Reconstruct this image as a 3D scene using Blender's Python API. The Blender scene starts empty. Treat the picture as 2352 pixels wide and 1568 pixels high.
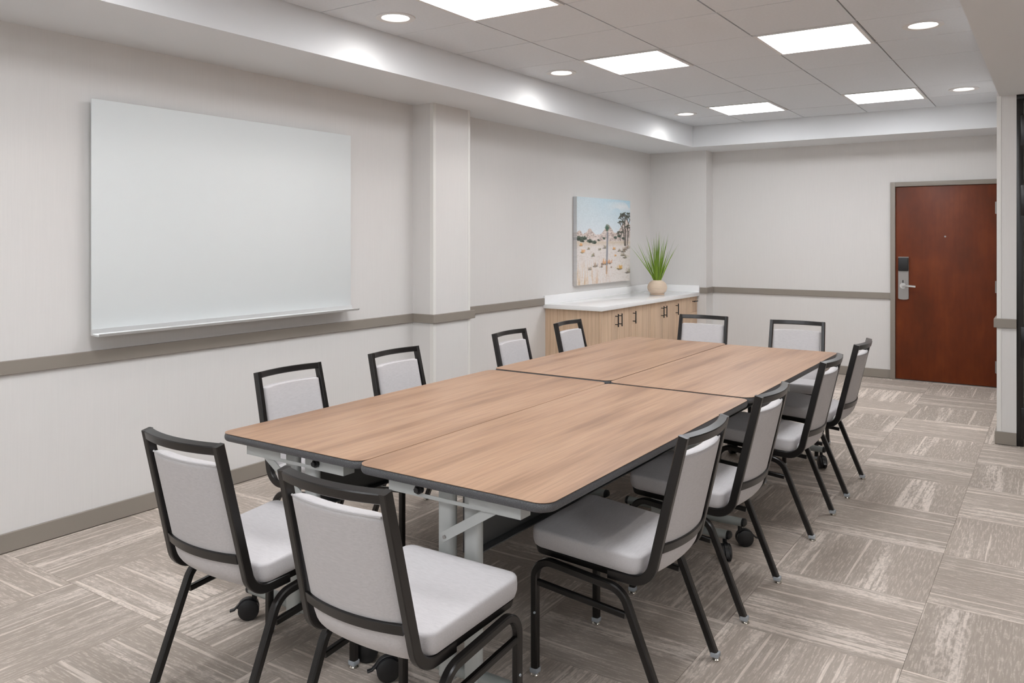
import bpy, bmesh, math, random
import numpy as np
from mathutils import Vector, Matrix

random.seed(7)
S = bpy.context.scene
COL = S.collection
PI = math.pi

# ------------------------------------------------------------------ camera, world, exposure
cam_d = bpy.data.cameras.new('camera')
cam = bpy.data.objects.new('camera', cam_d); COL.objects.link(cam)
cam_d.sensor_width = 36.0
cam_d.lens = 1862.4 / 2352 * 36.0
cam_d.shift_y = -(784 - 546) / 2352.0
cam_d.clip_start = 0.05
cam.location = (0, 0, 1.5)
cam.rotation_euler = (PI / 2, 0, math.atan2(2430 - 1176, 1862.4))
S.camera = cam
S.view_settings.view_transform = 'Standard'
S.view_settings.look = 'None'
S.view_settings.gamma = 1.0
S.view_settings.use_curve_mapping = False
S.view_settings.exposure = 0.0
w = bpy.data.worlds.new('world'); S.world = w; w.use_nodes = True
w.node_tree.nodes['Background'].inputs[0].default_value = (0.88, 0.95, 1.0, 1)
w.node_tree.nodes['Background'].inputs[1].default_value = 1.5      # overcast daylight through the unseen window added behind the viewer
PANEL_EMIT = 16.2        # radiance of the square ceiling lights
SPOT_W = 13.0           # watts of each recessed downlight

# ------------------------------------------------------------------ materials
def mat(name, col=(.8, .8, .8), rough=.5, metal=0.0, spec=.5):
    m = bpy.data.materials.new(name); m.use_nodes = True
    b = m.node_tree.nodes['Principled BSDF']
    b.inputs['Base Color'].default_value = (*col, 1)
    b.inputs['Roughness'].default_value = rough
    b.inputs['Metallic'].default_value = metal
    b.inputs['Specular IOR Level'].default_value = spec
    return m

def N(m, kind, **kw):
    n = m.node_tree.nodes.new(kind)
    for k, v in kw.items():
        if k in n.inputs: n.inputs[k].default_value = v
        else: setattr(n, k, v)
    return n
def L(m, a, b): m.node_tree.links.new(a, b)
def bsdf(m): return m.node_tree.nodes['Principled BSDF']

def ramp(m, src, stops, interp='LINEAR'):
    r = N(m, 'ShaderNodeValToRGB'); e = r.color_ramp.elements
    r.color_ramp.interpolation = interp
    while len(e) < len(stops): e.new(.5)
    for i, (p, c) in enumerate(stops):
        e[i].position = p
        e[i].color = (*c, 1) if len(c) == 3 else c
    L(m, src, r.inputs[0]); return r
def mapped(m, scale=(1, 1, 1), loc=(0, 0, 0), offs=None, coord='Object'):
    tc = N(m, 'ShaderNodeTexCoord'); mp = N(m, 'ShaderNodeMapping')
    mp.inputs['Scale'].default_value = scale; mp.inputs['Location'].default_value = loc
    L(m, tc.outputs[coord], mp.inputs['Vector'])
    if offs is None: return mp.outputs[0]
    ad = N(m, 'ShaderNodeVectorMath', operation='ADD')
    L(m, mp.outputs[0], ad.inputs[0]); L(m, offs, ad.inputs[1])
    return ad.outputs[0]
def noise(m, vec, scale=1.0, detail=3.0, rough=.5):
    n = N(m, 'ShaderNodeTexNoise'); n.inputs['Scale'].default_value = scale
    n.inputs['Detail'].default_value = detail; n.inputs['Roughness'].default_value = rough
    L(m, vec, n.inputs['Vector']); return n.outputs['Fac']
def mixc(m, fac, a, b, mode='MIX'):
    x = N(m, 'ShaderNodeMix', data_type='RGBA', blend_type=mode)
    if hasattr(fac, 'links'): L(m, fac, x.inputs[0])
    else: x.inputs[0].default_value = fac
    for s, i in ((a, 6), (b, 7)):
        if hasattr(s, 'links'): L(m, s, x.inputs[i])
        else: x.inputs[i].default_value = (*s, 1)
    return x.outputs[2]
def mth(m, op, a, b=0.0, c=None, clamp=False):
    x = N(m, 'ShaderNodeMath', operation=op, use_clamp=clamp)
    for i, s in enumerate((a, b, c)):
        if s is None: continue
        if hasattr(s, 'links'): L(m, s, x.inputs[i])
        else: x.inputs[i].default_value = s
    return x.outputs[0]
def bump(m, h, strength=.2, dist=.002):
    b = N(m, 'ShaderNodeBump'); b.inputs['Strength'].default_value = strength
    b.inputs['Distance'].default_value = dist
    L(m, h, b.inputs['Height']); L(m, b.outputs[0], bsdf(m).inputs['Normal'])

def wall_paper(name, base, var=.03, vertical=True):
    m = mat(name, base, .85, spec=.2)
    v = mapped(m, (160, 160, 5) if vertical else (60, 60, 60))
    n = noise(m, v, 1, 3)
    lo = tuple(c * (1 - var) for c in base); hi = tuple(min(1, c * (1 + var)) for c in base)
    r = ramp(m, n, [(.3, lo), (.7, hi)])
    L(m, r.outputs[0], bsdf(m).inputs['Base Color']); bump(m, n, .12, .001)
    return m
M = {}
M['wall'] = wall_paper('linen wall covering', (.735, .717, .70), .012)
M['soffit'] = mat('flat white paint', (.77, .785, .80), .9, spec=.2)
M['guard'] = mat('vinyl corner guard', (.80, .785, .755), .45)
M['trim'] = mat('taupe painted trim', (.285, .252, .218), .45)
M['ceil_tile'] = wall_paper('mineral ceiling tile', (.735, .765, .80), .02, False)
M['grid'] = mat('ceiling grid white', (.74, .735, .73), .5)
M['runner'] = mat('grid runner darkened as shade', (.30, .285, .27), .7)  # darker than the tees: shade of the recess put into the colour
M['dark'] = mat('dark void', (.02, .02, .02), .9)

def wood(name, cols, sc, fine, rough=.35, coat=0):
    m = mat(name, cols[1], rough, spec=.4)
    oi = N(m, 'ShaderNodeObjectInfo')
    ofs = N(m, 'ShaderNodeVectorMath', operation='SCALE'); ofs.inputs['Scale'].default_value = 17
    cmb = N(m, 'ShaderNodeCombineXYZ')
    for i in range(3): L(m, oi.outputs['Random'], cmb.inputs[i])
    L(m, cmb.outputs[0], ofs.inputs[0])
    a = noise(m, mapped(m, sc, offs=ofs.outputs[0]), 1, 4, .55)
    b = noise(m, mapped(m, fine, offs=ofs.outputs[0]), 1, 3, .6)
    r = ramp(m, a, [(.30, cols[0]), (.47, cols[1]), (.60, cols[2]), (.74, cols[3])])
    f = ramp(m, b, [(.35, (.76, .73, .70)), (.6, (1.05, 1.04, 1.03))])
    c = mixc(m, .75, r.outputs[0], f.outputs[0], 'MULTIPLY')
    L(m, c, bsdf(m).inputs['Base Color'])
    if coat: bsdf(m).inputs['Coat Weight'].default_value = coat; bsdf(m).inputs['Coat Roughness'].default_value = .25
    return m
M['table'] = wood('table laminate', [(.265, .148, .088), (.37, .220, .134), (.42, .262, .165), (.32, .178, .108)],
                  (11, .9, 1), (150, 3.0, 1), .34)
M['cabinet'] = wood('light oak laminate', [(.58, .405, .27), (.66, .485, .34), (.72, .54, .385), (.62, .44, .30)],
                    (40, 40, .6), (330, 330, 3), .5)

def door_wood():
    m = mat('red brown stained birch', (.22, .05, .015), .42, spec=.3)
    a = noise(m, mapped(m, (3.0, 1, 1.6)), 1.2, 4, .6)
    b = noise(m, mapped(m, (40, 1, 3)), 1, 3)
    r = ramp(m, a, [(.3, (.105, .023, .006)), (.5, (.145, .029, .007)), (.72, (.19, .041, .009))])
    f = ramp(m, b, [(.3, (.88, .88, .88)), (.7, (1.06, 1.06, 1.06))])
    L(m, mixc(m, .7, r.outputs[0], f.outputs[0], 'MULTIPLY'), bsdf(m).inputs['Base Color'])
    return m
M['door'] = door_wood()

def fabric(name, base, dx=(60, 500, 500)):
    m = mat(name, base, .8, spec=.25)
    n = noise(m, mapped(m, dx), 1, 3, .6)
    n2 = noise(m, mapped(m, (900, 900, 900)), 1, 1)
    lo = tuple(c * .90 for c in base); hi = tuple(c * 1.05 for c in base)
    r = ramp(m, n, [(.3, lo), (.7, hi)])
    L(m, r.outputs[0], bsdf(m).inputs['Base Color'])
    bsdf(m).inputs['Sheen Weight'].default_value = .15
    bump(m, n2, .15, .0008)
    return m
M['fabric'] = fabric('pale grey upholstery', (.56, .535, .535), (420, 30, 420))
M['seatfab'] = fabric('pale grey seat upholstery', (.56, .54, .545), (420, 30, 420))
M['black'] = mat('satin dark bronze metal', (.0075, .0062, .0058), .28, 0, .55)
M['blackp'] = mat('black plastic', (.012, .012, .013), .42)
M['boot'] = mat('clear plastic boot', (.70, .76, .82), .2); bsdf(M['boot']).inputs['Transmission Weight'].default_value = .45
M['nickel'] = mat('bright nickel', (.62, .58, .52), .25, 1.0)
M['steel'] = mat('satin steel', (.36, .345, .33), .42, .75)
M['lever'] = mat('polished lever metal', (.74, .73, .71), .28, .9)
M['paint_grey'] = mat('light grey powder coat', (.50, .515, .50), .42)
M['foot_grey'] = mat('grey green base tube', (.33, .35, .335), .38)
M['panel_grey'] = mat('charcoal modesty panel', (.085, .088, .088), .5)
def edge_mat():
    m = mat('speckled charcoal edge', (.075, .075, .08), .5)
    n = noise(m, mapped(m, (1, 1, 1)), 420, 2)
    r = ramp(m, n, [(.35, (.055, .055, .058)), (.7, (.125, .125, .13))])
    L(m, r.outputs[0], bsdf(m).inputs['Base Color']); return m
M['edge'] = edge_mat()
M['glassboard'] = mat('frosted white glass', (.735, .765, .765), .5, spec=.35)
M['alu'] = mat('brushed aluminium tray', (.72, .73, .73), .3, .6)
M['quartz'] = mat('white quartz', (.93, .93, .93), .1, spec=.6)
M['pot'] = mat('cream ribbed ceramic', (.72, .58, .46), .7)
M['blade'] = mat('grass green', (.22, .36, .03), .5)
M['blade2'] = mat('dark grass green', (.12, .21, .025), .5)
M['panelw'] = mat('off white partition fabric', (.62, .60, .55), .8)
def emit(name, col, s):
    m = bpy.data.materials.new(name); m.use_nodes = True
    b = bsdf(m); b.inputs['Base Color'].default_value = (.9, .9, .9, 1)
    b.inputs['Emission Color'].default_value = (*col, 1); b.inputs['Emission Strength'].default_value = s
    return m
M['diffuser'] = emit('lit diffuser', (.965, .985, 1.02), PANEL_EMIT)
M['lens'] = emit('lit downlight lens', (1.0, .97, .93), 5.0)

def carpet():
    m = mat('patterned carpet tile', (.3, .26, .22), .95, spec=.1)
    oi = N(m, 'ShaderNodeObjectInfo')
    cmb = N(m, 'ShaderNodeCombineXYZ')
    L(m, mth(m, 'MULTIPLY', oi.outputs['Random'], 91.0), cmb.inputs[0])
    L(m, mth(m, 'MULTIPLY', oi.outputs['Random'], 57.0), cmb.inputs[1])
    o = cmb.outputs[0]
    strand = noise(m, mapped(m, (11, 170, 1), offs=o), 1, 3, .6)      # thin yarn lines along local x
    strand2 = noise(m, mapped(m, (1.6, 44, 1), offs=o), 1, 3, .5)    # longer light lines
    band = noise(m, mapped(m, (.5, 6.5, 1), offs=o), 1, 2, .5)         # which bands carry the light pattern
    dash = noise(m, mapped(m, (75, 85, 1), offs=o), 1, 2, .5)        # broken dashes
    blob = noise(m, mapped(m, (20, 62, 1), offs=o), 1, 2, .5)
    pile = noise(m, mapped(m, (420, 420, 1)), 1, 2, .7)
    yarn = noise(m, mapped(m, (14, 118, 1), loc=(3, 7, 0), offs=o), 1, 2, .4)
    l3 = ramp(m, yarn, [(.52, (0, 0, 0)), (.60, (1, 1, 1))]).outputs[0]
    l1 = ramp(m, strand, [(.50, (0, 0, 0)), (.60, (1, 1, 1))]).outputs[0]
    l2 = ramp(m, strand2, [(.50, (0, 0, 0)), (.54, (1, 1, 1))]).outputs[0]
    bd = ramp(m, band, [(.50, (0, 0, 0)), (.60, (1, 1, 1))]).outputs[0]
    ds = ramp(m, dash, [(.46, (0, 0, 0)), (.54, (1, 1, 1))]).outputs[0]
    bl = ramp(m, blob, [(.47, (0, 0, 0)), (.56, (1, 1, 1))]).outputs[0]
    # light amount
    fine = mth(m, 'ADD', mth(m, 'MULTIPLY', l3, mth(m, 'MULTIPLY_ADD', ds, .26, .16)), mth(m, 'MULTIPLY', l1, .14))
    stripe = mth(m, 'MULTIPLY', mth(m, 'MULTIPLY', l2, bd), mth(m, 'MULTIPLY_ADD', ds, .35, .42))
    c = mth(m, 'MULTIPLY', mth(m, 'MULTIPLY', bl, bd), .42)
    lone = noise(m, mapped(m, (.9, 34, 1), loc=(9, 2, 0), offs=o), 1, 2, .4)
    ln = mth(m, 'MULTIPLY', ramp(m, lone, [(.625, (0, 0, 0)), (.65, (1, 1, 1))]).outputs[0], .75)
    s = mth(m, 'ADD', mth(m, 'ADD', fine, stripe), mth(m, 'MAXIMUM', c, ln), clamp=True)
    tone = mth(m, 'MULTIPLY_ADD', oi.outputs['Random'], .16, .92)
    base = mixc(m, s, (.425, .366, .316), (.74, .655, .585))
    pr = ramp(m, pile, [(.25, (.82, .82, .82)), (.75, (1.12, 1.12, 1.12))]).outputs[0]
    base = mixc(m, .8, base, pr, 'MULTIPLY')
    hs = N(m, 'ShaderNodeHueSaturation'); L(m, base, hs.inputs['Color']); L(m, tone, hs.inputs['Value'])
    L(m, hs.outputs[0], bsdf(m).inputs['Base Color'])
    bump(m, mth(m, 'ADD', strand, pile), .35, .003)
    return m
M['carpet'] = carpet()

# ------------------------------------------------------------------ mesh helpers
class B:
    """collects shapes into one bmesh"""
    def __init__(s): s.bm = bmesh.new()
    def box(s, x0, x1, y0, y1, z0, z1, bev=0.0, seg=2):
        t = bmesh.new(); bmesh.ops.create_cube(t, size=1)
        for v in t.verts:
            v.co = Vector((x0 + (v.co.x + .5) * (x1 - x0), y0 + (v.co.y + .5) * (y1 - y0), z0 + (v.co.z + .5) * (z1 - z0)))
        if bev: bmesh.ops.bevel(t, geom=list(t.edges), offset=bev, segments=seg, affect='EDGES', profile=.5)
        return s.add(t)
    def add(s, t, mtx=None):
        if mtx is not None: bmesh.ops.transform(t, matrix=mtx, verts=t.verts)
        me = bpy.data.meshes.new('tmp'); t.to_mesh(me); t.free(); s.bm.from_mesh(me); bpy.data.meshes.remove(me); return s
    def loft(s, rings, cap=True, close=True):
        bm = s.bm; R = [[bm.verts.new(p) for p in r] for r in rings]; n = len(rings[0])
        for a, b in zip(R, R[1:]):
            for i in range(n if close else n - 1):
                j = (i + 1) % n
                bm.faces.new((a[i], a[j], b[j], b[i]))
        if cap and close:
            bm.faces.new(list(reversed(R[0]))); bm.faces.new(R[-1])
        return s
    def tube(s, path, normal, wn, wb, ch=.15, cap=True):
        """rectangular tube along a planar path; wn = size along normal, wb = size in plane"""
        P = [Vector(p) for p in path]; Nn = Vector(normal).normalized(); rings = []
        c = min(wn, wb) * ch; a, b = wn / 2, wb / 2
        sec = [(a - c, b), (a, b - c), (a, -b + c), (a - c, -b), (-a + c, -b), (-a, -b + c), (-a, b - c), (-a + c, b)]
        for i, p in enumerate(P):
            d0 = (P[i] - P[i - 1]).normalized() if i else (P[1] - P[0]).normalized()
            d1 = (P[i + 1] - P[i]).normalized() if i < len(P) - 1 else d0
            T = (d0 + d1).normalized(); k = 1 / max(.3, T.dot(d0))
            Bn = T.cross(Nn).normalized()
            rings.append([p + Nn * u + Bn * (v * k) for u, v in sec])
        s.loft(rings, cap); return s
    def cyl(s, p0, p1, r, n=16, r1=None):
        p0, p1 = Vector(p0), Vector(p1); d = (p1 - p0).normalized()
        u = d.orthogonal().normalized(); v = d.cross(u); r1 = r if r1 is None else r1
        ring = lambda c, q: [c + (u * math.cos(2 * PI * i / n) + v * math.sin(2 * PI * i / n)) * q for i in range(n)]
        s.loft([ring(p0, r), ring(p1, r1)]); return s
    def lathe(s, prof, c=(0, 0, 0), n=32, axis='z', cap=True):
        c = Vector(c); rings = []
        for r, h in prof:
            rr = []
            for i in range(n):
                a = 2 * PI * i / n; x, y = r * math.cos(a), r * math.sin(a)
                rr.append(c + (Vector((x, y, h)) if axis == 'z' else Vector((h, x, y)) if axis == 'x' else Vector((y, h, x))))
            rings.append(rr)
        s.loft(rings, cap); return s
    def prism(s, pts, z0, z1, axis='z'):
        f = {'z': lambda p, h: (p[0], p[1], h), 'y': lambda p, h: (p[0], h, p[1]), 'x': lambda p, h: (h, p[0], p[1])}[axis]
        s.loft([[Vector(f(p, z0)) for p in pts], [Vector(f(p, z1)) for p in pts]]); return s
    def make(s, name, material, parent=None, world=True, sharp=.55, smooth=True):
        bm = s.bm
        bmesh.ops.recalc_face_normals(bm, faces=bm.faces)
        if smooth:
            for f in bm.faces: f.smooth = True
            for e in bm.edges:
                if len(e.link_faces) != 2 or e.calc_face_angle(0) > sharp: e.smooth = False
        me = bpy.data.meshes.new(name); bm.to_mesh(me); bm.free()
        me.materials.append(material)
        return link(name, me, parent, world)
def link(name, me, parent=None, world=True):
    o = bpy.data.objects.new(name, me); COL.objects.link(o)
    if parent is not None:
        o.parent = parent
        if world and parent.parent is None: o.location = -Vector(parent.location)
    return o
def tag(o, label=None, cat=None, group=None, kind=None):
    if label: o['label'] = label
    if cat: o['category'] = cat
    if group: o['group'] = group
    if kind: o['kind'] = kind
    return o
def empty(name, loc, rz=0, **k):
    o = bpy.data.objects.new(name, None); COL.objects.link(o); o.empty_display_size = .1
    o.location = loc; o.rotation_euler = (0, 0, rz); return tag(o, **k)
def fillet(P, rad, seg=8):
    """rounds the inner corners of a polyline"""
    P = [Vector(p) for p in P]; out = [P[0]]
    for i in range(1, len(P) - 1):
        r = rad[i - 1] if isinstance(rad, (list, tuple)) else rad
        a = (P[i - 1] - P[i]).normalized(); b = (P[i + 1] - P[i]).normalized()
        ang = a.angle(b); d = r / math.tan(ang / 2); c = P[i] + (a + b).normalized() * (r / math.sin(ang / 2))
        s0, s1 = P[i] + a * d - c, P[i] + b * d - c; tot = s0.angle(s1); ax = s0.cross(s1).normalized()
        for k in range(seg + 1): out.append(c + Matrix.Rotation(tot * k / seg, 3, ax) @ s0)
    out.append(P[-1]); return out
def rrect(w, d, r, n=6, cx=0, cy=0):
    pts = []
    for sx, sy, a0 in ((1, 1, 0), (-1, 1, PI / 2), (-1, -1, PI), (1, -1, 1.5 * PI)):
        for k in range(n + 1):
            a = a0 + PI / 2 * k / n
            pts.append((cx + sx * (w / 2 - r) + r * math.cos(a), cy + sy * (d / 2 - r) + r * math.sin(a)))
    return pts
def copy_tree(o, parent=None):
    c = o.copy(); COL.objects.link(c)
    if parent is not None: c.parent = parent
    for ch in [x for x in ALLCH.get(o.name, [])]: copy_tree(ch, c)
    return c
ALLCH = {}
def index_children(root):
    stack = [root]
    while stack:
        o = stack.pop(); ALLCH[o.name] = [x for x in bpy.data.objects if x.parent == o]; stack += ALLCH[o.name]

# ------------------------------------------------------------------ room dimensions
XW = -4.16; YF = 9.43; XR = 3.2; YB = -2.2; ZS = 2.53; ZC = 2.767
SX0, SX1, SY1, SY0 = -3.446, -.355, 8.798, -1.2
PIL = (XW, -3.955, 4.797, 5.262)       # pilaster
CHX, CHY = -3.443, 9.216               # corner chase
RX, RY = -.368, 6.872                  # right return wall corner

# floor and carpet tiles (quarter-turn pattern), each tile a part of the floor
fl = B().box(XW - .1, XR + .1, YB - .1, YF + .1, -.12, -.008).make('floor', M['trim'])
tag(fl, 'taupe patterned carpet tile floor laid quarter turn', 'floor', kind='structure')
TS = .622; TX0, TY0 = -.45, 3.72
def in_room(x, y): return True
ix0, ix1 = math.floor((XW - TX0) / TS), math.ceil((XR - TX0) / TS)
iy0, iy1 = math.floor((YB - TY0) / TS), math.ceil((YF - TY0) / TS)
G = .0006
cnt = 0
for ix in range(ix0, ix1):
    for iy in range(iy0, iy1):
        x0, x1 = max(XW, TX0 + ix * TS + G), min(XR, TX0 + (ix + 1) * TS - G)
        y0, y1 = max(YB, TY0 + iy * TS + G), min(YF, TY0 + (iy + 1) * TS - G)
        if x1 - x0 < .03 or y1 - y0 < .03: continue
        cx, cy = TX0 + (ix + .5) * TS, TY0 + (iy + .5) * TS
        if cx > .9 and cy > 7.2: continue                      # beyond the partition
        alongx = (ix + iy) % 2 == 0
        rot = (0 if alongx else PI / 2) + (PI if random.random() < .5 else 0)
        R = Matrix.Rotation(-rot, 3, 'Z')
        b = B(); b.box(x0 - cx, x1 - cx, y0 - cy, y1 - cy, -.0075, 0)
        bmesh.ops.transform(b.bm, matrix=R.to_4x4(), verts=b.bm.verts)
        o = b.make('carpet_tile', M['carpet'], fl, smooth=False)
        o.location = (cx, cy, 0); o.rotation_euler = (0, 0, rot)
        cnt += 1

# walls
H = 3.0
def structure(o, label, cat): return tag(o, label, cat, kind='structure')
wl = structure(B().box(XW - .15, XW, YB, YF + .15, 0, H).make('wall_left', M['wall']), 'long off-white left wall behind the whiteboard', 'wall')
B().box(PIL[0], PIL[1], PIL[2], PIL[3], 0, ZS).make('pilaster', M['wall'], wl)
for yy in (PIL[2], PIL[3]):                                    # vinyl corner guards on the pilaster
    s = 1 if yy == PIL[2] else -1
    b = B(); b.box(PIL[1] - .0, PIL[1] + .002, min(yy, yy + s * .03), max(yy, yy + s * .03), 0, ZS)
    b.box(PIL[1] - .03, PIL[1] + .002, min(yy, yy - s * .002), max(yy, yy - s * .002), 0, ZS)
    b.make('corner_guard', M['guard'], wl)
wf = structure(B().box(XW, -1.476, YF, YF + .15, 0, H).box(-1.476, -.46, YF, YF + .15, 2.09, H).box(-.46, 0, YF, YF + .15, 0, H)
               .make('wall_far', M['wall']), 'off-white far wall holding the red-brown door', 'wall')
B().box(XW, CHX, CHY, YF, 0, ZS).make('corner_chase', M['wall'], wf)
wr = structure(B().box(RX, -.2475, RY, YF, 0, H).make('wall_right', M['wall']), 'narrow off-white return wall at the right, beside the black frame', 'wall')
b = B(); b.box(RX - .002, RX + .026, RY - .003, RY, 0, ZS); b.box(RX - .002, RX, RY, RY + .03, 0, ZS); b.make('corner_guard', M['guard'], wr)
structure(B().box(-.19, XR + .1, 7.06, 7.2, 0, H).make('wall_partition', M['panelw']), 'wall behind the folding partition frame', 'wall')
structure(B().box(XR, XR + .15, YB, 7.2, 0, H).make('wall_east', M['wall']), 'plain off-white wall of the room outside the view', 'wall')
wn = structure(B().box(XW - .15, -3.2, YB - .15, YB, 0, H).box(-3.2, .8, YB - .15, YB, 0, .9).box(-3.2, .8, YB - .15, YB, 2.4, H).box(.8, XR + .15, YB - .15, YB, 0, H)
               .make('wall_near', M['wall']), 'off-white wall behind the viewer with an added, unseen window', 'wall')
b = B()  # unseen window, added to let daylight in from behind the camera
for x in (-3.2, -1.9, -.55, .75): b.box(x, x + .05, YB - .1, YB - .04, .9, 2.4)
b.box(-3.2, .8, YB - .1, YB - .04, .9, .95).box(-3.2, .8, YB - .1, YB - .04, 2.35, 2.4)
wd = structure(b.make('added_window_1', M['grid']), 'unseen white framed window added behind the viewer to bring in daylight', 'window')
glass = mat('window glass', (1, 1, 1), .0); bsdf(glass).inputs['Transmission Weight'].default_value = 1; bsdf(glass).inputs['IOR'].default_value = 1.02
for x in (-3.15, -1.85, -.5): B().box(x, x + 1.25, YB - .072, YB - .068, .95, 2.35).make('pane', glass, wd)
pt = bpy.data.lights.new('daylight_portal', 'AREA'); pt.shape = 'RECTANGLE'; pt.size, pt.size_y = 4.0, 1.5; pt.cycles.is_portal = True
po = bpy.data.objects.new('daylight_portal', pt); COL.objects.link(po); po.location = (-1.2, YB - .12, 1.65); po.rotation_euler = (PI / 2, 0, 0)

# ceiling: deck, bulkheads, grid, panels
ce = structure(B().box(XW - .15, XR + .15, YB - .15, YF + .15, H, H + .1).make('ceiling', M['soffit']), 'suspended tile ceiling framed by lowered white bulkheads', 'ceiling')
B().box(XW, SX0, YB, YF, ZS, H).make('left_soffit', M['soffit'], ce)
B().box(SX0, SX1, SY1, YF, ZS, H).make('far_soffit', M['soffit'], ce)
B().box(SX1, XR, YB, YF, ZS, H).make('right_soffit', M['soffit'], ce)
B().box(SX0, SX1, YB, SY0, ZS, H).make('near_soffit', M['soffit'], ce)
gx = [SX0, -2.836, -2.214, -1.595, -.977, SX1]
gy = [SY1] + [8.19 - .626 * k for k in range(0, 15)] + [SY0]
for x in gx[1:-1]:
    B().box(x - .012, x + .012, SY0, SY1, ZC + .007, ZC + .03).make('grid_runner', M['runner'], ce)
for y in gy[1:-1]:
    B().box(SX0, SX1, y - .012, y + .012, ZC + .0055, ZC + .028).make('cross_tee', M['grid'], ce)
lights = {(1, 8), (1, 5), (3, 5), (1, 1), (3, 1), (3, 8), (1, 11), (3, 11), (1, 14), (3, 14)}  # visible panels, plus unseen ones added to brighten the near end
downs = {(0, 1), (0, 5), (0, 8), (4, 1), (4, 5), (4, 8), (0, 11), (4, 11)}
lab_l = {(1, 8): 'square lit ceiling panel cut off by the top edge of the photo', (1, 5): 'square lit ceiling panel nearer the left bulkhead, in the middle row',
         (3, 5): 'large square lit ceiling panel of the middle row, nearer the lowered right ceiling', (1, 1): 'square lit ceiling panel of the farthest row, left of the two',
         (3, 1): 'square lit ceiling panel of the farthest row, nearer the door', (3, 8): 'unseen lit ceiling panel added just outside the top of the view',
         (1, 11): 'unseen lit ceiling panel added over the viewer, left', (3, 11): 'unseen lit ceiling panel added over the viewer, right',
         (1, 14): 'unseen lit ceiling panel added behind the viewer, left', (3, 14): 'unseen lit ceiling panel added behind the viewer, right'}
lab_d = {(0, 8): 'round recessed downlight nearest the top edge, beside the left bulkhead', (0, 5): 'round recessed downlight beside the left bulkhead, second of three',
         (0, 1): 'round recessed downlight in the far left corner of the ceiling', (4, 5): 'round recessed downlight beside the lowered right ceiling, the nearer one',
         (4, 1): 'round recessed downlight near the door, farthest on the right', (4, 8): 'round recessed downlight outside the top right of the view',
         (0, 11): 'round recessed downlight behind the viewer, left', (4, 11): 'round recessed downlight behind the viewer, right'}
def holed_tile(x0, x1, y0, y1, cx, cy, r, z0, z1, n=32):
    b = B(); outer = []; inner = []
    for i in range(n):
        a = 2 * PI * (i + .5) / n; c, s = math.cos(a), math.sin(a)
        tx = ((x1 - cx) / c if c > 0 else (x0 - cx) / c); ty = ((y1 - cy) / s if s > 0 else (y0 - cy) / s)
        t = min(tx, ty); outer.append((cx + c * t, cy + s * t)); inner.append((cx + r * c, cy + r * s))
    # add true corners by moving the closest outer points
    for X in (x0, x1):
        for Y in (y0, y1):
            k = min(range(n), key=lambda q: (outer[q][0] - X) ** 2 + (outer[q][1] - Y) ** 2); outer[k] = (X, Y)
    z = lambda P, h: [Vector((p[0], p[1], h)) for p in P]
    b.loft([z(outer, z1), z(outer, z0), z(inner, z0), z(inner, z1)], cap=False)
    return b
for i in range(5):
    for j in range(len(gy) - 1):
        x0, x1 = gx[i], gx[i + 1]; y1, y0 = gy[j], gy[j + 1]
        if y1 - y0 < .02: continue
        zt = ZC + random.uniform(-.0008, .0008)
        ax0, ax1, ay0, ay1 = x0 + .005, x1 - .005, y0 + .003, y1 - .003
        cx, cy = (x0 + x1) / 2, (y0 + y1) / 2
        if (i, j) in lights:
            t = empty('ceiling_light_panel', (cx, cy, ZC), label=lab_l[(i, j)], cat='ceiling light', group='square lit ceiling panels')
            b = B(); f = .024
            for (a, bb, c, d) in ((ax0, ax1, ay0, ay0 + f), (ax0, ax1, ay1 - f, ay1), (ax0, ax0 + f, ay0 + f, ay1 - f), (ax1 - f, ax1, ay0 + f, ay1 - f)):
                b.box(a, bb, c, d, ZC - .007, ZC + .03)
            b.make('frame', M['grid'], t)
            B().box(ax0 + f, ax1 - f, ay0 + f, ay1 - f, ZC - .003, ZC + .02).make('diffuser', M['diffuser'], t)
            continue
        if (i, j) in downs:
            r = .088; dx = cx - .02 if i == 0 else cx
            holed_tile(ax0, ax1, ay0, ay1, dx, cy, r, zt, zt + .015).make('ceiling_tile', M['ceil_tile'], ce)
            t = empty('recessed_downlight', (dx, cy, ZC), label=lab_d[(i, j)], cat='ceiling light', group='round recessed downlights')
            B().lathe([(.115, ZC + .002), (.113, ZC - .006), (.082, ZC - .005), (.076, ZC + .004), (.074, ZC + .03), (.088, ZC + .03), (.088, ZC + .002)], (dx, cy, 0), 40, cap=False).make('trim_ring', M['grid'], t)
            B().lathe([(.0005, ZC + .006), (.075, ZC + .006), (.075, ZC + .02), (.0005, ZC + .02)], (dx, cy, 0), 32).make('lens', M['lens'], t)
            ld = bpy.data.lights.new('downlight_lamp', 'SPOT'); ld.energy = SPOT_W; ld.spot_size = math.radians(166); ld.spot_blend = 1.0
            ld.shadow_soft_size = .05; ld.color = (1, .96, .91)
            lo = bpy.data.objects.new('downlight_lamp', ld); COL.objects.link(lo); lo.parent = t; lo.location = (0, 0, -.012)
            continue
        B().box(ax0, ax1, ay0, ay1, zt, zt + .015).make('ceiling_tile', M['ceil_tile'], ce, smooth=False)
# fill light panels added under the lowered right ceiling, outside the view
for x, y in ((1.4, 1.6), (1.4, -1.0)):
    t = empty('ceiling_light_panel', (x, y, ZS), label='unseen fill light panel added under the lowered right ceiling', cat='ceiling light', group='unseen fill light panels added under the lowered right ceiling')
    B().box(x - .3, x + .3, y - .3, y + .3, ZS - .006, ZS - .001).make('diffuser', M['diffuser'], t)

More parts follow.
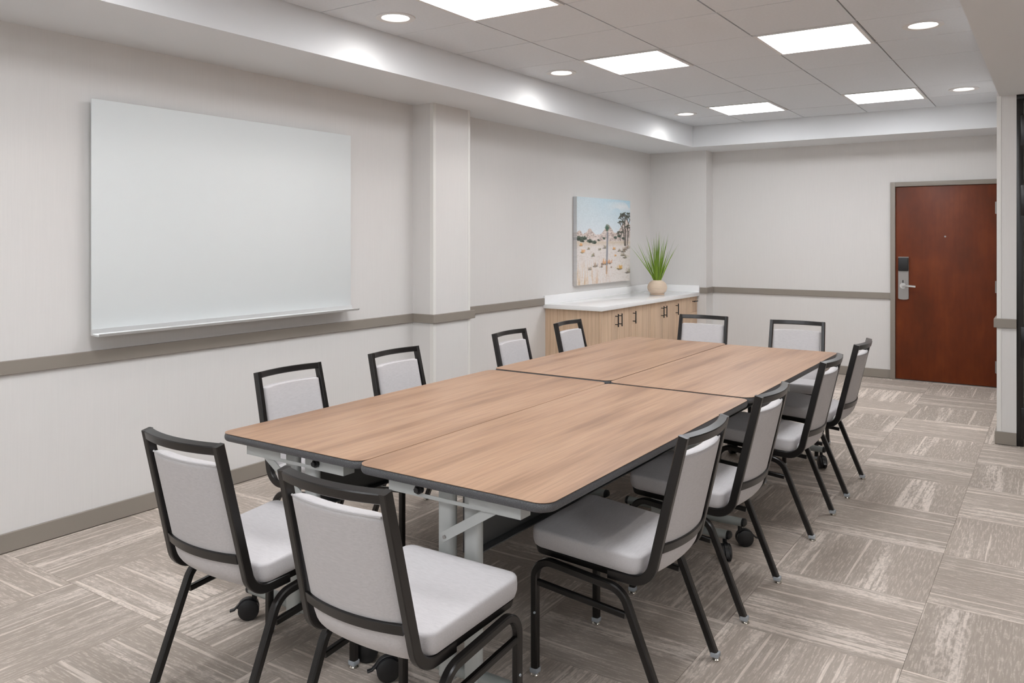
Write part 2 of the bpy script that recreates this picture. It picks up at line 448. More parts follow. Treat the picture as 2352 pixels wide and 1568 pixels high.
# chair rail and baseboards
tn = [0]
def trim(pts, z0, z1, th, label, dy=0):
    tn[0] += 1
    b = B(); path = [Vector((x, y, (z0 + z1) / 2)) for x, y in pts]
    b.tube(path, (0, 0, 1), z1 - z0, th, ch=.12)
    o = b.make('trim_%d' % tn[0], M['trim'], sharp=.3)
    return structure(o, label, 'chair rail' if z0 > .5 else 'baseboard')
RZ0, RZ1, RT = .848, .914, .02
h = RT / 2
trim([(XW + h, YB), (XW + h, PIL[2] - h), (PIL[1] + h, PIL[2] - h), (PIL[1] + h, PIL[3] + .045)], RZ0, RZ1, RT, 'taupe chair rail under the whiteboard, wrapping the pilaster')
trim([(XW + h, PIL[3]), (XW + h, 6.715)], RZ0, RZ1, RT, 'taupe chair rail between pilaster and white counter')
trim([(-3.515, CHY - h), (CHX + h, CHY - h), (CHX + h, YF - h), (-1.478, YF - h)], RZ0, RZ1, RT, 'taupe chair rail on the far wall up to the door')
trim([(RX - h, YF), (RX - h, RY - h), (-.2475, RY - h)], RZ0, RZ1, RT, 'short taupe chair rail on the return wall at the right')
BH, BT = .094, .014; h = BT / 2
trim([(XW + h, YB), (XW + h, PIL[2] - h), (PIL[1] + h, PIL[2] - h), (PIL[1] + h, PIL[3] + .01)], .004, BH, BT, 'taupe baseboard under the whiteboard wall')
trim([(XW + h, PIL[3]), (XW + h, 6.76)], .004, BH, BT, 'taupe baseboard between pilaster and cabinets')
trim([(-3.52, CHY - h), (CHX + h, CHY - h), (CHX + h, YF - h), (-1.478, YF - h)], .004, BH, BT, 'taupe baseboard on the far wall left of the door')
trim([(RX - h, YF), (RX - h, RY - h), (-.2475, RY - h)], .004, BH, BT, 'taupe baseboard on the return wall at the right')

# door
dr = B().box(-1.428, -.508, YF - .025, YF + .02, .012, 2.037, .002).make('door_1', M['door'])
structure(dr, 'red-brown stained wooden door with card lock', 'door')
b = B()
b.box(-1.478, -1.430, YF - .045, YF + .02, 0, 2.088, .003).box(-.506, -.462, YF - .045, YF + .02, 0, 2.088, .003).box(-1.430, -.506, YF - .045, YF + .02, 2.040, 2.088, .003)
b.make('door_frame', M['trim'], dr)
B().box(-1.43, -.506, YF - .04, YF, .0, .008).make('threshold', M['steel'], dr)
B().box(-1.43, -.506, YF + .02, YF + .1, 0, 2.1).make('dark_gap', M['dark'], dr)
yd = YF - .025
lp = B().prism([(-1.401, .86), (-1.385, .852), (-1.351, .849), (-1.317, .852), (-1.301, .86), (-1.301, 1.3), (-1.401, 1.3)], yd - .014, yd, 'y').make('lock_plate', M['steel'], dr)
B().box(-1.400, -1.302, yd - .034, yd - .012, 1.150, 1.292, .008, 3).make('card_reader', M['blackp'], lp)
b = B().cyl((-1.355, yd - .014, .995), (-1.355, yd - .024, .995), .030, 24).cyl((-1.355, yd - .024, .995), (-1.355, yd - .055, .995), .011, 12)
b.tube(fillet([(-1.358, yd - .055, .995), (-1.30, yd - .058, .996), (-1.232, yd - .05, .991)], .08, 4), (0, 0, 1), .022, .014, .35)
b.make('lever_handle', M['lever'], lp)
B().prism(rrect(.056, .10, .027, 6, -1.355, 1.03), yd - .018, yd - .014, 'y').make('keyhole_boss', M['steel'], lp)
B().box(-1.360, -1.350, yd - .021, yd - .017, 1.022, 1.054, .002).make('keyhole', M['blackp'], lp)
B().cyl((-.962, yd - .003, 1.513), (-.962, yd + .002, 1.513), .009, 16).make('peephole', M['steel'], dr)
for z in (1.80, 1.01, .21):
    b = B().cyl((-.503, yd - .026, z - .06), (-.503, yd - .026, z + .06), .008, 10).box(-.520, -.505, yd - .004, yd, z - .06, z + .06)
    b.make('hinge', M['steel'], dr)

# black framed partition at the right edge
fr = structure(B().box(-.2475, -.205, RY + .0, RY + .19, 0, 2.50, .002).box(-.2475, 2.6, RY, RY + .19, 2.50, ZS, .002).make('door_2', M['black']), 'black metal framed partition door at the right edge of the photo', 'door')
B().box(-.2475, 2.6, RY + .002, RY + .1, ZS - .022, ZS - .0).make('head_strip', mat('dark red brown head strip', (.07, .022, .014), .5), fr)
B().box(-.203, 1.0, RY + .04, RY + .09, .03, 2.49).make('partition_panel', M['panelw'], fr)
for z in (2.27, 1.77, .75, .17):
    B().box(-.222, -.15, RY - .004, RY + .045, z - .11, z + .11, .004).make('hinge', M['black'], fr)

# ------------------------------------------------------------------ whiteboard
t = empty('whiteboard', (XW, 3.16, 1.0), label='large frameless white glass board hung on the left wall', cat='whiteboard')
B().box(-4.118, -4.108, 2.244, 4.081, 1.006, 2.215, .002).make('glass_panel', M['glassboard'], t)
B().box(XW, -4.118, 2.32, 4.005, 1.08, 2.14).make('backing_frame', M['steel'], t)  # grey puts shade into the gap behind the board's edges
b = B().prism([(-4.108, 1.000), (-4.108, 1.030), (-4.100, 1.030), (-4.096, 1.008), (-4.036, 1.005), (-4.030, 1.012), (-4.026, 1.010), (-4.030, .998), (-4.04, .996)], 2.240, 4.083, 'y')
b.make('marker_tray', M['alu'], t)

# ------------------------------------------------------------------ canvas print
def paint(W=200, Hh=280):
    rng = np.random.default_rng(5)
    def ns(w, h, cx, cy):
        g = rng.random((cy + 2, cx + 2)); ys = np.linspace(0, cy, h); xs = np.linspace(0, cx, w)
        yi, xi = ys.astype(int), xs.astype(int); fy = (ys - yi)[:, None]; fx = (xs - xi)[None]
        fy, fx = fy * fy * (3 - 2 * fy), fx * fx * (3 - 2 * fx)
        a = g[yi][:, xi]; b_ = g[yi][:, xi + 1]; c = g[yi + 1][:, xi]; d = g[yi + 1][:, xi + 1]
        return (a * (1 - fx) + b_ * fx) * (1 - fy) + (c * (1 - fx) + d * fx) * fy
    V, U = np.mgrid[0:1:Hh * 1j, 0:1:W * 1j]
    img = np.zeros((Hh, W, 3))
    def lay(mask, col):
        nonlocal img
        m = np.clip(mask, 0, 1)[..., None]; img = img * (1 - m) + np.array(col) * m
    sky = np.clip(1 - V / .42, 0, 1)
    img[:] = np.array((.90, .93, .95))
    lay(sky * (.15 + .75 * U), (.74, .87, .93)); lay(np.clip(.5 - U, 0, 1) * sky * .8, (.80, .86, .88))
    cl = ns(W, Hh, 7, 14); lay((cl > .5) * np.exp(-((V - .08) / .06) ** 2) * np.clip((U - .45) * 3, 0, 1) * .8, (.93, .94, .95))
    # rocks
    ridge = .44 - .06 * np.exp(-((U - .04) / .05) ** 2) - .085 * np.exp(-((U - .22) / .07) ** 2) - .13 * np.exp(-((U - .56) / .10) ** 2) - .20 * np.exp(-((U - .92) / .14) ** 2)
    ridge = ridge + .03 * (ns(W, Hh, 30, 1) - .5)
    rk = (V > ridge) & (V < .54); n1 = ns(W, Hh, 45, 80); n2 = ns(W, Hh, 22, 40)
    lay(rk * 1.0, (.87, .81, .78)); lay(rk * (n1 > .66) * .6, (.62, .55, .52)); lay(rk * (n2 > .62) * .6, (.94, .90, .88)); lay(rk * (n1 < .2) * .4, (.45, .42, .40))
    # sand
    sd = np.clip((V - .49 - .01 * n2) * 60, 0, 1); lay(sd, (.925, .895, .875)); lay(sd * (n1 > .72) * .22, (.80, .73, .68)); lay(sd * np.clip(1 - abs(V - .52) / .05, 0, 1) * .6, (.84, .76, .66))
    def blob(u, v, ru, rv, col, dens=.35, a=.9):
        d = ((U - u) / ru) ** 2 + ((V - v) / rv) ** 2; nn = ns(W, Hh, 90, 110)
        lay((d < 1) * (nn > dens * d) * a * np.clip((1 - d) * 3, 0, 1), col)
    for u, v, r in ((.03, .47, .07), (.13, .465, .06), (.09, .495, .05), (.22, .50, .06), (.30, .515, .05), (.38, .49, .03), (.48, .47, .03), (.70, .46, .04), (.78, .44, .05), (.86, .47, .04)):
        blob(u, v, r, r * .45, (.33, .38, .34), .6); blob(u + .01, v + .01, r * .7, r * .25, (.22, .25, .22), .8, .6)
    def tuft(u, v, r, col, dark, k=26):                           # a clump of short strokes over a small ragged shadow
        blob(u - r * .2, v + r * .25, r * 1.1, r * .22, dark, .7, .75)
        for q in range(int(k)):
            a = rng.normal(0, .55); ll = r * rng.uniform(.5, 1.15); uu = u + rng.normal(0, r * .32)
            c = [min(1, x * rng.uniform(.88, 1.1)) for x in col]
            limb(uu, v + r * .2, uu + ll * math.sin(a) * .6, v + r * .2 - ll * math.cos(a) * .72, .0035, c, .55)
    def limb(u0, v0, u1, v1, wd, col=(.36, .34, .32), a=.85):
        dx, dy = u1 - u0, (v1 - v0) * 1.35; X, Y = U - u0, (V - v0) * 1.35
        tt = np.clip((X * dx + Y * dy) / (dx * dx + dy * dy + 1e-9), 0, 1); d = np.hypot(X - tt * dx, Y - tt * dy)
        lay(np.clip((wd * 1.25 - d) / (wd * .5), 0, 1) * a, col)
    for u, v, r in ((.10, .62, .05), (.68, .595, .035), (.07, .545, .035), (.70, .68, .028)):
        tuft(u, v, r, (.93, .70, .47), (.50, .44, .36), 22)
    tuft(.79, .83, .062, (.90, .70, .40), (.42, .36, .26), 34); tuft(.50, .755, .075, (.92, .70, .52), (.45, .38, .34), 34); tuft(.585, .755, .06, (.92, .68, .50), (.45, .38, .34), 28)
    for u, v, r in ((.28, .665, .045), (.23, .82, .045), (.33, .785, .05), (.50, .575, .045), (.90, .70, .05), (.97, .88, .07), (.96, .58, .05), (.40, .60, .028), (.78, .62, .035), (.87, .62, .06), (.20, .59, .03), (.44, .80, .04), (.62, .82, .02), (.91, .60, .05), (.86, .67, .05)):
        tuft(u, v, r, (.66, .60, .52), (.40, .38, .34), 18)
    # pale standing grass, lower left
    st = ns(W, Hh, 80, 8); g = np.clip((V - .74) * 5, 0, 1) * np.clip((.48 - U) * 4, 0, 1)
    lay(g * (st > .45) * .5, (.89, .77, .62)); lay(g * (st > .72) * .3, (.76, .62, .46)); lay(np.clip((V - .66) * 8, 0, 1) * np.clip(.35 - abs(U - .33), 0, 1) * 1.2 * (st > .6), (.88, .74, .64))
    # joshua trees at the right
    def grow(u, v, ang, ln, wd, k):
        u1, v1 = u + ln * math.sin(ang), v - ln * math.cos(ang) / 1.35; limb(u, v, u1, v1, wd)
        if k == 0: blob(u1, v1, .014, .011, (.33, .35, .31), .6); return
        for s in ((-1, 1) if k % 2 else (-1, 0, 1)):
            grow(u1, v1, ang * .6 + s * rng.uniform(.35, .75), ln * rng.uniform(.55, .75), wd * .8, k - 1)
    limb(.905, .56, .90, .36, .012); limb(.885, .56, .86, .36, .008); limb(.945, .55, .95, .33, .008)
    grow(.90, .38, -.15, .12, .011, 4); grow(.95, .36, .15, .10, .009, 3); grow(.86, .40, -.3, .08, .008, 3); grow(.80, .50, 0, .07, .006, 3); grow(.97, .45, 0, .08, .007, 3)
    # yucca trunk and tuft
    limb(.545, .40, .53, .86, .017, (.66, .66, .68)); limb(.550, .40, .537, .84, .006, (.45, .46, .50), .6); limb(.53, .80, .528, .89, .014, (.82, .68, .56))
    for k in range(46):
        a = rng.uniform(-1.3, 1.3); ll = rng.uniform(.03, .075); limb(.542, .365, .542 + ll * math.sin(a) * .8, .365 - ll * math.cos(a), .003, (.36, .46, .40), .6)
    blob(.54, .355, .03, .035, (.33, .42, .37), .3)
    img += (ns(W, Hh, 120, 160)[..., None] - .5) * .05
    return np.clip(img, 0, 1)
PW, PH = 200, 280
img = paint(PW, PH)
lin = np.where(img <= .04045, img / 12.92, ((img + .055) / 1.055) ** 2.4) * .93
px0, px1, py0, py1, pz0, pz1 = XW + .004, -4.112, 7.305, 8.556, 1.008, 1.927
t = empty('canvas_print', (XW, 7.93, pz0), label='square canvas print of a pale desert with yucca trunk above the white counter', cat='picture')
vs = [(px1, py0 + (py1 - py0) * i / (PW - 1), pz1 - (pz1 - pz0) * j / (PH - 1)) for j in range(PH) for i in range(PW)]
fs = [(j * PW + i, (j + 1) * PW + i, (j + 1) * PW + i + 1, j * PW + i + 1) for j in range(PH - 1) for i in range(PW - 1)]
cols = [lin[j, i] for j in range(PH) for i in range(PW)]
n0 = len(vs)                                                      # wrapped side strips carry the edge colours back to the wall
def strip(seq, back):
    base = len(vs)
    for p, c in seq: vs.append(p); cols.append(c)
    for p, c in seq: vs.append((px0, p[1], p[2])); cols.append(c)
    k = len(seq)
    for i in range(k - 1): fs.append((base + i, base + i + 1, base + k + i + 1, base + k + i))
side = lambda c: c * .25 + np.array((.55, .55, .56)) * .75
strip([(vs[j * PW], side(lin[j, 0])) for j in range(PH)], 0); strip([(vs[j * PW + PW - 1], lin[j, -1]) for j in range(PH)], 0)
strip([(vs[i], lin[0, i]) for i in range(PW)], 0); strip([(vs[(PH - 1) * PW + i], lin[-1, i]) for i in range(PW)], 0)
me = bpy.data.meshes.new('printed_canvas'); me.from_pydata(vs, [], fs); me.update()
ca = me.color_attributes.new('print', 'FLOAT_COLOR', 'POINT')
ca.data.foreach_set('color', np.concatenate([np.array(cols), np.ones((len(cols), 1))], 1).astype(np.float32).ravel())
mp = mat('canvas print', (1, 1, 1), .75, spec=.2); at = N(mp, 'ShaderNodeVertexColor', layer_name='print'); L(mp, at.outputs[0], bsdf(mp).inputs['Base Color'])
me.materials.append(mp); link('printed_canvas', me, t)
b = B(); b.box(px0 - .003, px1 - .006, py0 + .004, py1 - .004, pz0 + .004, pz1 - .004); b.make('stretcher_frame', M['cabinet'], t)

# ------------------------------------------------------------------ cabinets and counter
CF = -3.552; CT = .814
def bar_handle(par, y, z, horiz=False, ln=.125):
    b = B(); x = CF + .032
    if horiz:
        b.cyl((x, y - ln / 2, z), (x, y + ln / 2, z), .006, 10)
        for s in (-1, 1): b.cyl((CF, y + s * ln * .3, z), (x, y + s * ln * .3, z), .0045, 8)
    else:
        b.cyl((x, y, z - ln / 2), (x, y, z + ln / 2), .006, 10)
        for s in (-1, 1): b.cyl((CF, y, z + s * ln * .32), (x, y, z + s * ln * .32), .0045, 8)
    o = b.make('handle', M['blackp'], par); return o
def unit(y0, y1, doors, label, drawers=None, endp=False):
    t = empty('base_cabinet', (XW, (y0 + y1) / 2, 0), label=label, cat='cabinet', group='light oak base cabinets along the left wall')
    b = B(); b.box(XW + .001, CF - .021, y0 + .0005, y1 - .0005, .1, CT); b.box(XW + .001, CF - .08, y0 + .0005, y1 - .0005, .0, .1); b.make('body', M['cabinet'], t)
    for (a, c, hy) in doors:
        d = B().box(CF - .019, CF, a + .0015, c - .0015, .104, CT - .004, .001).make('door', M['cabinet'], t)
        bar_handle(d, hy, .702)
    for (z0, z1) in (drawers or []):
        d = B().box(CF - .019, CF, y0 + .003, y1 - .004, z0 + .0015, z1 - .0015, .001).make('drawer', M['cabinet'], t)
        bar_handle(d, (y0 + y1) / 2 - .01, z1 - .055, True, .11)
    if endp:
        B().box(XW + .001, CF + .002, y0 - .02, y0 - .0005, 0, CT).make('end_panel', M['cabinet'], t)
        B().box(CF - .019, CF, y0 + .0005, y0 + .022, .104, CT - .004).make('filler', M['cabinet'], t)
unit(6.782, 7.428, [(6.804, 7.105, 7.066), (7.105, 7.427, 7.146)], 'light oak double-door cabinet at the near end with exposed side panel', endp=True)
unit(7.428, 7.885, [(7.428, 7.885, 7.458)], 'light oak single-door cabinet right of the near double-door cabinet')
unit(7.885, 8.532, [(7.885, 8.2, 8.16), (8.2, 8.531, 8.238)], 'light oak double-door cabinet with paired handles in the middle of the run')
unit(8.532, 8.992, [(8.532, 8.992, 8.56)], 'light oak single-door cabinet just left of the drawer unit')
unit(8.992, 9.212, [], 'narrow light oak drawer cabinet in the far corner', drawers=[(.63, CT - .003), (.37, .63), (.104, .37)])
t = empty('countertop', (XW, 7.96, CT), label='white quartz countertop with backsplash on the oak cabinets', cat='countertop')
B().box(XW, -3.521, 6.722, CHY - .001, CT, .855, .002).make('slab', M['quartz'], t)
B().box(XW, XW + .02, 6.722, CHY - .001, .8545, .936, .0015).make('backsplash', M['quartz'], t)
B().box(XW + .02, -3.521, CHY - .021, CHY - .001, .8545, .936, .0015).make('backsplash', M['quartz'], t)

# ------------------------------------------------------------------ potted grass
PX, PY, PZ = -3.775, 8.56, .855
t = empty('potted_grass', (PX, PY, PZ), label='spiky green grass in a round cream ribbed pot on the white counter', cat='plant', kind='thing')
prof = [(.0005, 0), (.078, 0), (.086, .004)]
for k in range(1, 38):
    a = -1.0 + (1.0 + 1.12) * k / 38
    r = .111 * math.cos(a) ** .9; z = .083 + .085 * math.sin(a) * 1.02
    prof.append((r + (.0016 if k % 2 else -.0014), z + .0))
prof += [(.046, .165), (.040, .165), (.038, .14), (.0005, .14)]
B().lathe(prof, (PX, PY, PZ), 48).make('pot', M['pot'], t, sharp=.5)
random.seed(21)
def blade(p, d, ln, wd, droop, mt):
    side = Vector((d.y, -d.x, 0)); side = side.normalized() if side.length > .05 else Vector((1, 0, 0))
    side = (Matrix.Rotation(random.uniform(0, PI), 3, 'Z') @ Vector((1, 0, 0)))
    rings = []; n = 7; q = Vector(p); dd = Vector(d).normalized()
    for k in range(n + 1):
        f = k / n; wv = wd * (1 - f ** 1.6) * (.7 + .6 * math.sin(f * PI) * .6) + .0002
        nn = side.cross(dd).normalized() * wv * .25
        rings.append([q + side * wv / 2, q + nn, q - side * wv / 2, q - nn * .4])
        q = q + dd * ln / n; dd = (dd + Vector((d.x, d.y, 0)) * droop * f / n * 3 - Vector((0, 0, droop * .35 * f / n))).normalized()
    B().loft(rings).make('blade', mt, t)
for k in range(78):
    a = random.uniform(0, 2 * PI); tilt = abs(random.gauss(0, .26)) + .02; tilt = min(tilt, .72)
    r0 = random.uniform(.0, .032)
    d = Vector((math.cos(a) * math.sin(tilt), math.sin(a) * math.sin(tilt), math.cos(tilt)))
    ln = random.uniform(.30, .62) * (1 - .25 * tilt)
    blade((PX + math.cos(a) * r0, PY + math.sin(a) * r0, PZ + .14), d, ln, random.uniform(.009, .019), random.uniform(0, .35), M['blade'] if random.random() < .72 else M['blade2'])

# ------------------------------------------------------------------ tables
def slab_mesh(w, l, r, z0, z1, inset=0.0):
    return [Vector((x, y, z)) for z in () for x, y in ()]
def make_table(flip=1):                                 # flip = -1 mirrors slot, knob and brace of the ends
    t = empty('flip_top_table', (0, 0, 0))
    W2, L2, ZT = .38, .915, .74
    # top: laminate sheet and soft rounded edge band
    inner = rrect(W2 * 2 - .004, L2 * 2 - .004, .048, 8)
    b = B(); b.prism(inner, ZT - .0012, ZT); b.make('tabletop', M['table'], t, sharp=.5)
    rings = []
    for k in range(13):
        a = -PI / 2 + PI * k / 12; off = .0045 + .0075 * math.cos(a); zz = ZT - .0158 + .0150 * math.sin(a)
        rings.append([Vector((x, y, zz)) for x, y in rrect(W2 * 2 - .016 + 2 * (off - .0045), L2 * 2 - .016 + 2 * (off - .0045), .048, 8)])
    rings = [[Vector((x, y, ZT - .0305)) for x, y in rrect(W2 * 2 - .03, L2 * 2 - .03, .040, 8)]] + rings
    bb = B(); bb.loft(rings, cap=False); bb.make('edge_band', M['edge'], t, sharp=.9)
    B().box(-W2 + .03, W2 - .03, -L2 + .03, L2 - .03, ZT - .030, ZT - .0275).make('underside', M['panel_grey'], t)
    for s in (-1, 1):
        y = s * .862                                    # end channel, open slot in its outer face
        zc0, zc1 = .664, .7095
        b = B(); o = .0015
        h_ = s * flip
        sl0, sl1 = (-.14, .07) if h_ < 0 else (-.07, .14)
        yo0, yo1 = sorted((y + s * .012, y + s * .014))
        b.box(-.262, .262, yo0, yo1, zc0, zc0 + .012).box(-.262, .262, yo0, yo1, zc1 - .008, zc1)
        b.box(-.262, sl0, yo0, yo1, zc0 + .012, zc1 - .008).box(sl1, .262, yo0, yo1, zc0 + .012, zc1 - .008)
        b.box(-.262, .262, min(y - s * .04, y + s * .012), max(y - s * .04, y + s * .012), zc1 - .002, zc1)
        b.box(-.262, -.260, min(y - s * .04, y + s * .012), max(y - s * .04, y + s * .012), zc0, zc1)
        b.box(.260, .262, min(y - s * .04, y + s * .012), max(y - s * .04, y + s * .012), zc0, zc1)
        ch = b.make('end_channel', M['paint_grey'], t)
        kx = sl0 + .012 if h_ < 0 else sl1 - .012
        B().cyl((kx, y + s * .010, .689), (kx, y + s * .024, .689), .015, 18).cyl((kx, y + s * .024, .689), (kx, y + s * .034, .689), .010, 6).make('locking_knob', M['blackp'], ch)
        for x in (-.052, .052):                         # two oval posts
            yp = s * .826
            b = B(); prs = rrect(.064, .036, .017, 5, x, yp)
            b.prism(prs, .088, .705)
            b.make('leg', M['paint_grey'], t)
        dgn = -s * -1
        b = B(); x0, x1 = (-.042, .16) if h_ < 0 else (.042, -.16)
        b.tube([(x0, s * .868, .548), (x1 + (x1 - x0) * .06, s * .868, .681)], (0, 1, 0), .004, .030, .2)
        br = b.make('brace', M['paint_grey'], t)
        B().cyl((x0 + (.012 if h_ < 0 else -.012), s * .840, .553), (x0 + (.012 if h_ < 0 else -.012), s * .875, .553), .006, 12).make('screw', M['steel'], br)
        # base tube with end caps and casters
        yb = s * .817; zt = .114
        sec = [(.024 * math.cos(a), .0215 * math.sin(a)) for a in [2 * PI * i / 18 for i in range(18)]]
        sec = [(u, max(v, -.013)) for u, v in sec]
        rg = lambda x, k=1.0: [Vector((x, yb + u * k, zt + v * k)) for u, v in sec]
        ft = B().loft([rg(-.302), rg(.302)]).make('base_tube', M['foot_grey'], t)
        for e in (-1, 1):
            B().loft([rg(e * .3025, 1.03), rg(e * .314, 1.03), rg(e * .320, .8), rg(e * .323, .4)]).make('end_cap', M['blackp'], ft)
            xc = e * .290
            ang = {(-1, -1): 4.0, (-1, 1): .6, (1, -1): 2.4, (1, 1): -1.05}[(s, e)]
            ca, sa = math.cos(ang), math.sin(ang)
            b = B(); b.cyl((xc, yb, .074), (xc, yb, zt - .012), .010, 12)
            ox, oy = xc + ca * .022, yb + sa * .022
            ax = Vector((-sa, ca, 0))
            for q in (-1, 1):
                c = Vector((ox, oy, .040)); p0 = c + ax * (q * .006); p1 = c + ax * (q * .023)
                u = Vector((ca, sa, 0)); v = Vector((0, 0, 1)); rr = []
                for (dd, r) in ((.004, .036), (.006, .040), (.020, .040), (.025, .031), (.026, .004)):
                    rr.append([c + ax * (q * dd) + (u * math.cos(2 * PI * i / 24) + v * math.sin(2 * PI * i / 24)) * r for i in range(24)])
                b.loft(rr)
            hood = []
            for k in range(9):
                a = PI * .05 + PI * .75 * k / 8; c = Vector((ox, oy, .040))
                hood.append(c + (Vector((ca, sa, 0)) * math.cos(a) + Vector((0, 0, 1)) * math.sin(a)) * .041)
            b.tube(hood, ax, .02, .008, .2)
            if (s, e) in ((-1, -1), (1, 1), (-1, 1)):       # brake lever
                c = Vector((ox, oy, .040)); u = Vector((ca, sa, 0))
                b.tube([c + u * .036 + Vector((0, 0, .020)), c + u * .054 + Vector((0, 0, .002)), c + u * .070 + Vector((0, 0, -.002))], ax, .018, .006, .2)
            b.make('caster', M['blackp'], t)
    B().box(-.010, .010, -.80, .80, .485, .700).box(-.010, .045, -.80, .80, .485, .489).make('modesty_panel', M['panel_grey'], t)
    return t
proto = make_table()
index_children(proto)
tg = 'four flip-top tables pushed together'
for i, (x0, y0, z, rz, lab) in enumerate((
        (-2.7215, 1.990, 0, 0, 'tan wood-top folding table at the near left, light grey end legs, nearest the whiteboard'),
        (-1.9620, 1.967, 0, 0, 'tan wood-top folding table at the near right, in front of the photo'),
        (-2.7150, 3.827, .006, 0, 'tan wood-top folding table at the far left, nearest the oak cabinets'),
        (-1.9558, 3.800, .0045, 0, 'tan wood-top folding table at the far right, nearest the door'))):
    o = make_table(-1) if i == 0 else proto if i == 1 else copy_tree(proto)
    o.location = (x0 + .38, y0 + .915, z * 0); o.rotation_euler = (0, 0, rz)
    o.scale = (1, 1, 1 + z / .74)
    tag(o, lab, 'table', tg)

# ------------------------------------------------------------------ chairs (local +x is forward)
def make_chair():
    t = empty('banquet_chair', (0, 0, 0))
    TB = .0255
    # side loops: front leg with its arch and rear leg, one tube per leg
    for s in (-1, 1):
        y = s * .2225
        full_f = fillet([(.2375, y, .022), (.2375, y, .4065), (.04, y, .385)], .062, 9)
        B().tube(full_f, (0, 1, 0), TB, TB, .16).make('leg', M['black'], t)
        full_r = fillet([(.04, y, .385), (-.093, y, .371), (-.2365, y, .022)], .075, 9)
        B().tube(full_r, (0, 1, 0), TB, TB, .16).make('leg', M['black'], t)
        B().tube([(.225, y, .322), (-.105, y, .292)], (0, 1, 0), .018, .020, .16).make('stretcher', M['black'], t)
        for x, dx in ((.2375, 0), (-.2405, -.003)):
            b = B().box(x - .0148, x + .0148, y - .0148, y + .0148, .010, .027, .003)
            g = b.make('foot_boot', M['boot'], t)
            B().lathe([(.0005, .0), (.014, .0), (.016, .003), (.012, .009), (.006, .013), (.0005, .013)], (x + dx, y, 0), 18).make('glide', M['nickel'], g)
        # back post sweeping under the seat
        yt, yb = s * .1835, s * .193
        P = fillet([(-.2861, yt, .8806), (-.1735, yb, .398), (-.03, yb, .402)], .075, 10)
        B().tube(P, (0, 1, 0), .0235, .031, .12).make('back_post', M['black'], t)
        B().cyl((.2375 - .006, y + s * .0125, .22), (.2375 - .006, y + s * .0165, .22), .004, 8).make('side_button', M['boot'], t)
    up = Vector((-.283 + .1735, 0, .8675 - .398)).normalized()
    def bow(y, hw, d): return -d * (1 - (y / hw) ** 2)
    def cx(z): return -.283 + (.8675 - z) * (.1095 / .4695)
    # top and lower rails bowed to the rear
    def rail(z, hw, d, th, hh, x_off=0):
        return [Vector((cx(z) + x_off + bow(y, hw, d), y, z)) for y in [hw * (-1 + 2 * i / 16) for i in range(17)]]
    B().tube(rail(.8665, .176, .028, 0, 0), up, .0290, .0300, .10).make('top_rail', M['black'], t, sharp=.4)
    B().tube(rail(.512, .174, .029, 0, 0, -.0105), up, .030, .010, .12).make('lower_rail', M['black'], t, sharp=.4)
    # backrest pad follows the posts and curls forward at the bottom
    path = fillet([(-.2700, 0, .8120), (-.1735, 0, .398), (-.06, 0, .398)], .095, 10)
    pts = [path[0] + (path[1] - path[0]) * f for f in [0, .008, .02, .04, .07, .11, .17, .25, .35, .45, .55, .65, .75, .85, .95]] + path[1:-1]
    rings = []; nn = len(pts)
    for i, p in enumerate(pts):
        T = (pts[min(i + 1, nn - 1)] - pts[max(i - 1, 0)]).normalized(); Nf = Vector((T.z, 0, -T.x)) * -1     # toward the sitter
        if Nf.x < 0 and i < nn - 8: Nf = -Nf
        f = i / (nn - 1); dist = (p - pts[0]).length
        kt = min(1, math.sqrt(max(0, 1 - (1 - min(1, dist / .020)) ** 2)) + .25)
        if i == 0: kt = .22
        tb = 1.0 if i < nn - 6 else max(.35, (nn - i) / 6)
        hw = .1695 - (.010 if i == 0 else .003 if i == 1 else 0) - max(0, (i - (nn - 12))) * .0016
        ring = []; m_ = 22
        bd = .027 * (1 - max(0, (i - (nn - 10))) / 10)
        for k in range(m_ * 2):
            if k < m_: yy = -hw + 2 * hw * k / (m_ - 1); side = 1
            else: yy = hw - 2 * hw * (k - m_) / (m_ - 1); side = -1
            q = yy / hw; e = (1 - abs(q) ** 5) ** .5 if abs(q) < 1 else 0
            off = (.030 * e * kt * tb + .004 * kt) if side > 0 else (-.0075 * (1 - abs(q) ** 8) ** .5 if abs(q) < 1 else 0) * kt - .002
            ring.append(p + Vector((bow(yy, hw, bd), yy, 0)) + Nf * off)
        rings.append(ring)
    bp = B().loft(rings).make('backrest', M['fabric'], t, sharp=1.0)
    pp = [Vector((-.2715 - .003 + bow(y, .17, .027), y, .8115)) for y in [.162 * (-1 + 2 * i / 16) for i in range(17)]]
    B().tube(pp, up, .006, .006, .3).make('piping', M['fabric'], bp)
    # seat cushion: dished, higher at the front
    def zprof(x, y):
        f = (x + .14) / .40
        return .430 + .028 * f - .010 * math.sin(max(0, min(1, f)) * PI) + (.0 if True else 0)
    def outline(k, ins):
        ps = []
        for x, y in rrect(.402 - 2 * ins, .438 - 2 * ins, max(.004, .034 - ins * .35), 6, .057, 0):
            f = (x + .14) / .40; hwf = 1 - .075 * (1 - f) ** 1.5 if f < 1 else 1
            ps.append((x, y * hwf))
        return ps
    def ring(ins, dz, dish=0):
        return [Vector((x, y, zprof(x, y) + dz - dish * (1 - (y / .22) ** 2) * .7)) for x, y in outline(0, ins)]
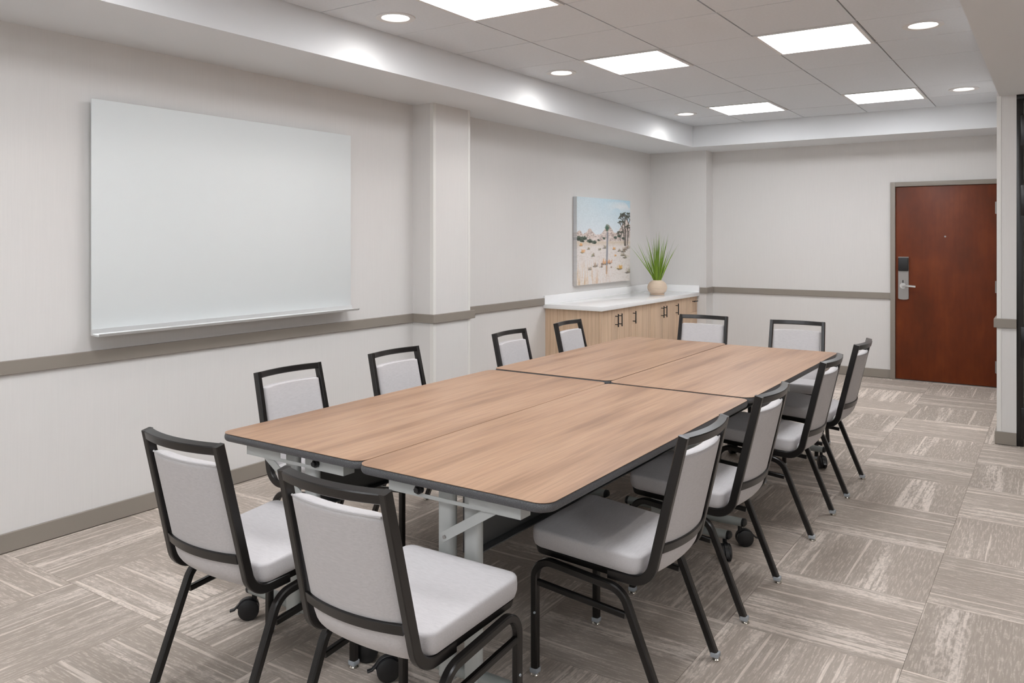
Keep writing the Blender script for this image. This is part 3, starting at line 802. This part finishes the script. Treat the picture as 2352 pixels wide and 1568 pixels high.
    rings = [ring(.05, -.012), ring(.006, -.014), ring(.001, -.010), ring(-.003, .004), ring(-.004, .022), ring(-.003, .037), ring(-.0022, .0415), ring(0, .0452), ring(.004, .0478), ring(.009, .0490), ring(.012, .0493), ring(.03, .0510, .002)]
    for ins, dz, di in ((.06, .0530, .006), (.09, .0545, .009), (.13, .0555, .011), (.16, .0555, .012), (.185, .0555, .012)): rings.append(ring(ins, dz, di))
    B().loft(rings).make('seat', M['seatfab'], t, sharp=1.1)
    # welt along the upper edge
    # pan under the cushion
    b = B(); o0 = [Vector((x, y, zprof(x, y) - .016)) for x, y in outline(0, .004)]; o1 = [Vector((x, y, zprof(x, y) - .036)) for x, y in outline(0, .008)]
    b.loft([o0, o1]).make('seat_pan', M['black'], t)
    return t
proto = make_chair()
index_children(proto)
chairs = [
    (-1.2525, 2.578, 180, 'grey padded black-framed chair on the right side, nearest the front, seat half under the table'),
    (-1.2545, 3.352, 180, 'grey padded black-framed chair on the right side, second from the front'),
    (-1.2530, 4.392, 180, 'grey padded black-framed chair on the right side, third from the front'),
    (-1.2500, 5.182, 180, 'grey padded black-framed chair on the right side, farthest back, nearest the door'),
    (-2.772, 2.625, 0, 'grey padded black-framed chair under the right half of the whiteboard, nearest on the wall side'),
    (-2.765, 3.362, 0, 'grey padded black-framed chair on the wall side, in front of the pilaster'),
    (-2.742, 4.474, 2, 'grey padded black-framed chair on the wall side, between pilaster and oak cabinets'),
    (-2.738, 5.240, 2, 'grey padded black-framed chair on the wall side, in front of the cabinet end panel'),
    (-2.330, 5.935, -87, 'grey padded black-framed chair at the far table end, in front of the cabinet drawers'),
    (-1.590, 5.912, -86, 'grey padded black-framed chair at the far table end, the one nearer the door'),
    (-2.264, 1.805, 90, 'grey padded black-framed chair seen from behind at the near end, leftmost in the photo'),
    (-1.543, 1.752, 90, 'grey padded black-framed chair seen from behind, right one of the near-end pair')]
for i, (x, y, a, lab) in enumerate(chairs):
    o = proto if i == 0 else copy_tree(proto)
    o.location = (x, y, 0); o.rotation_euler = (0, 0, math.radians(a))
    tag(o, lab, 'chair', 'twelve matching chairs around the tables')
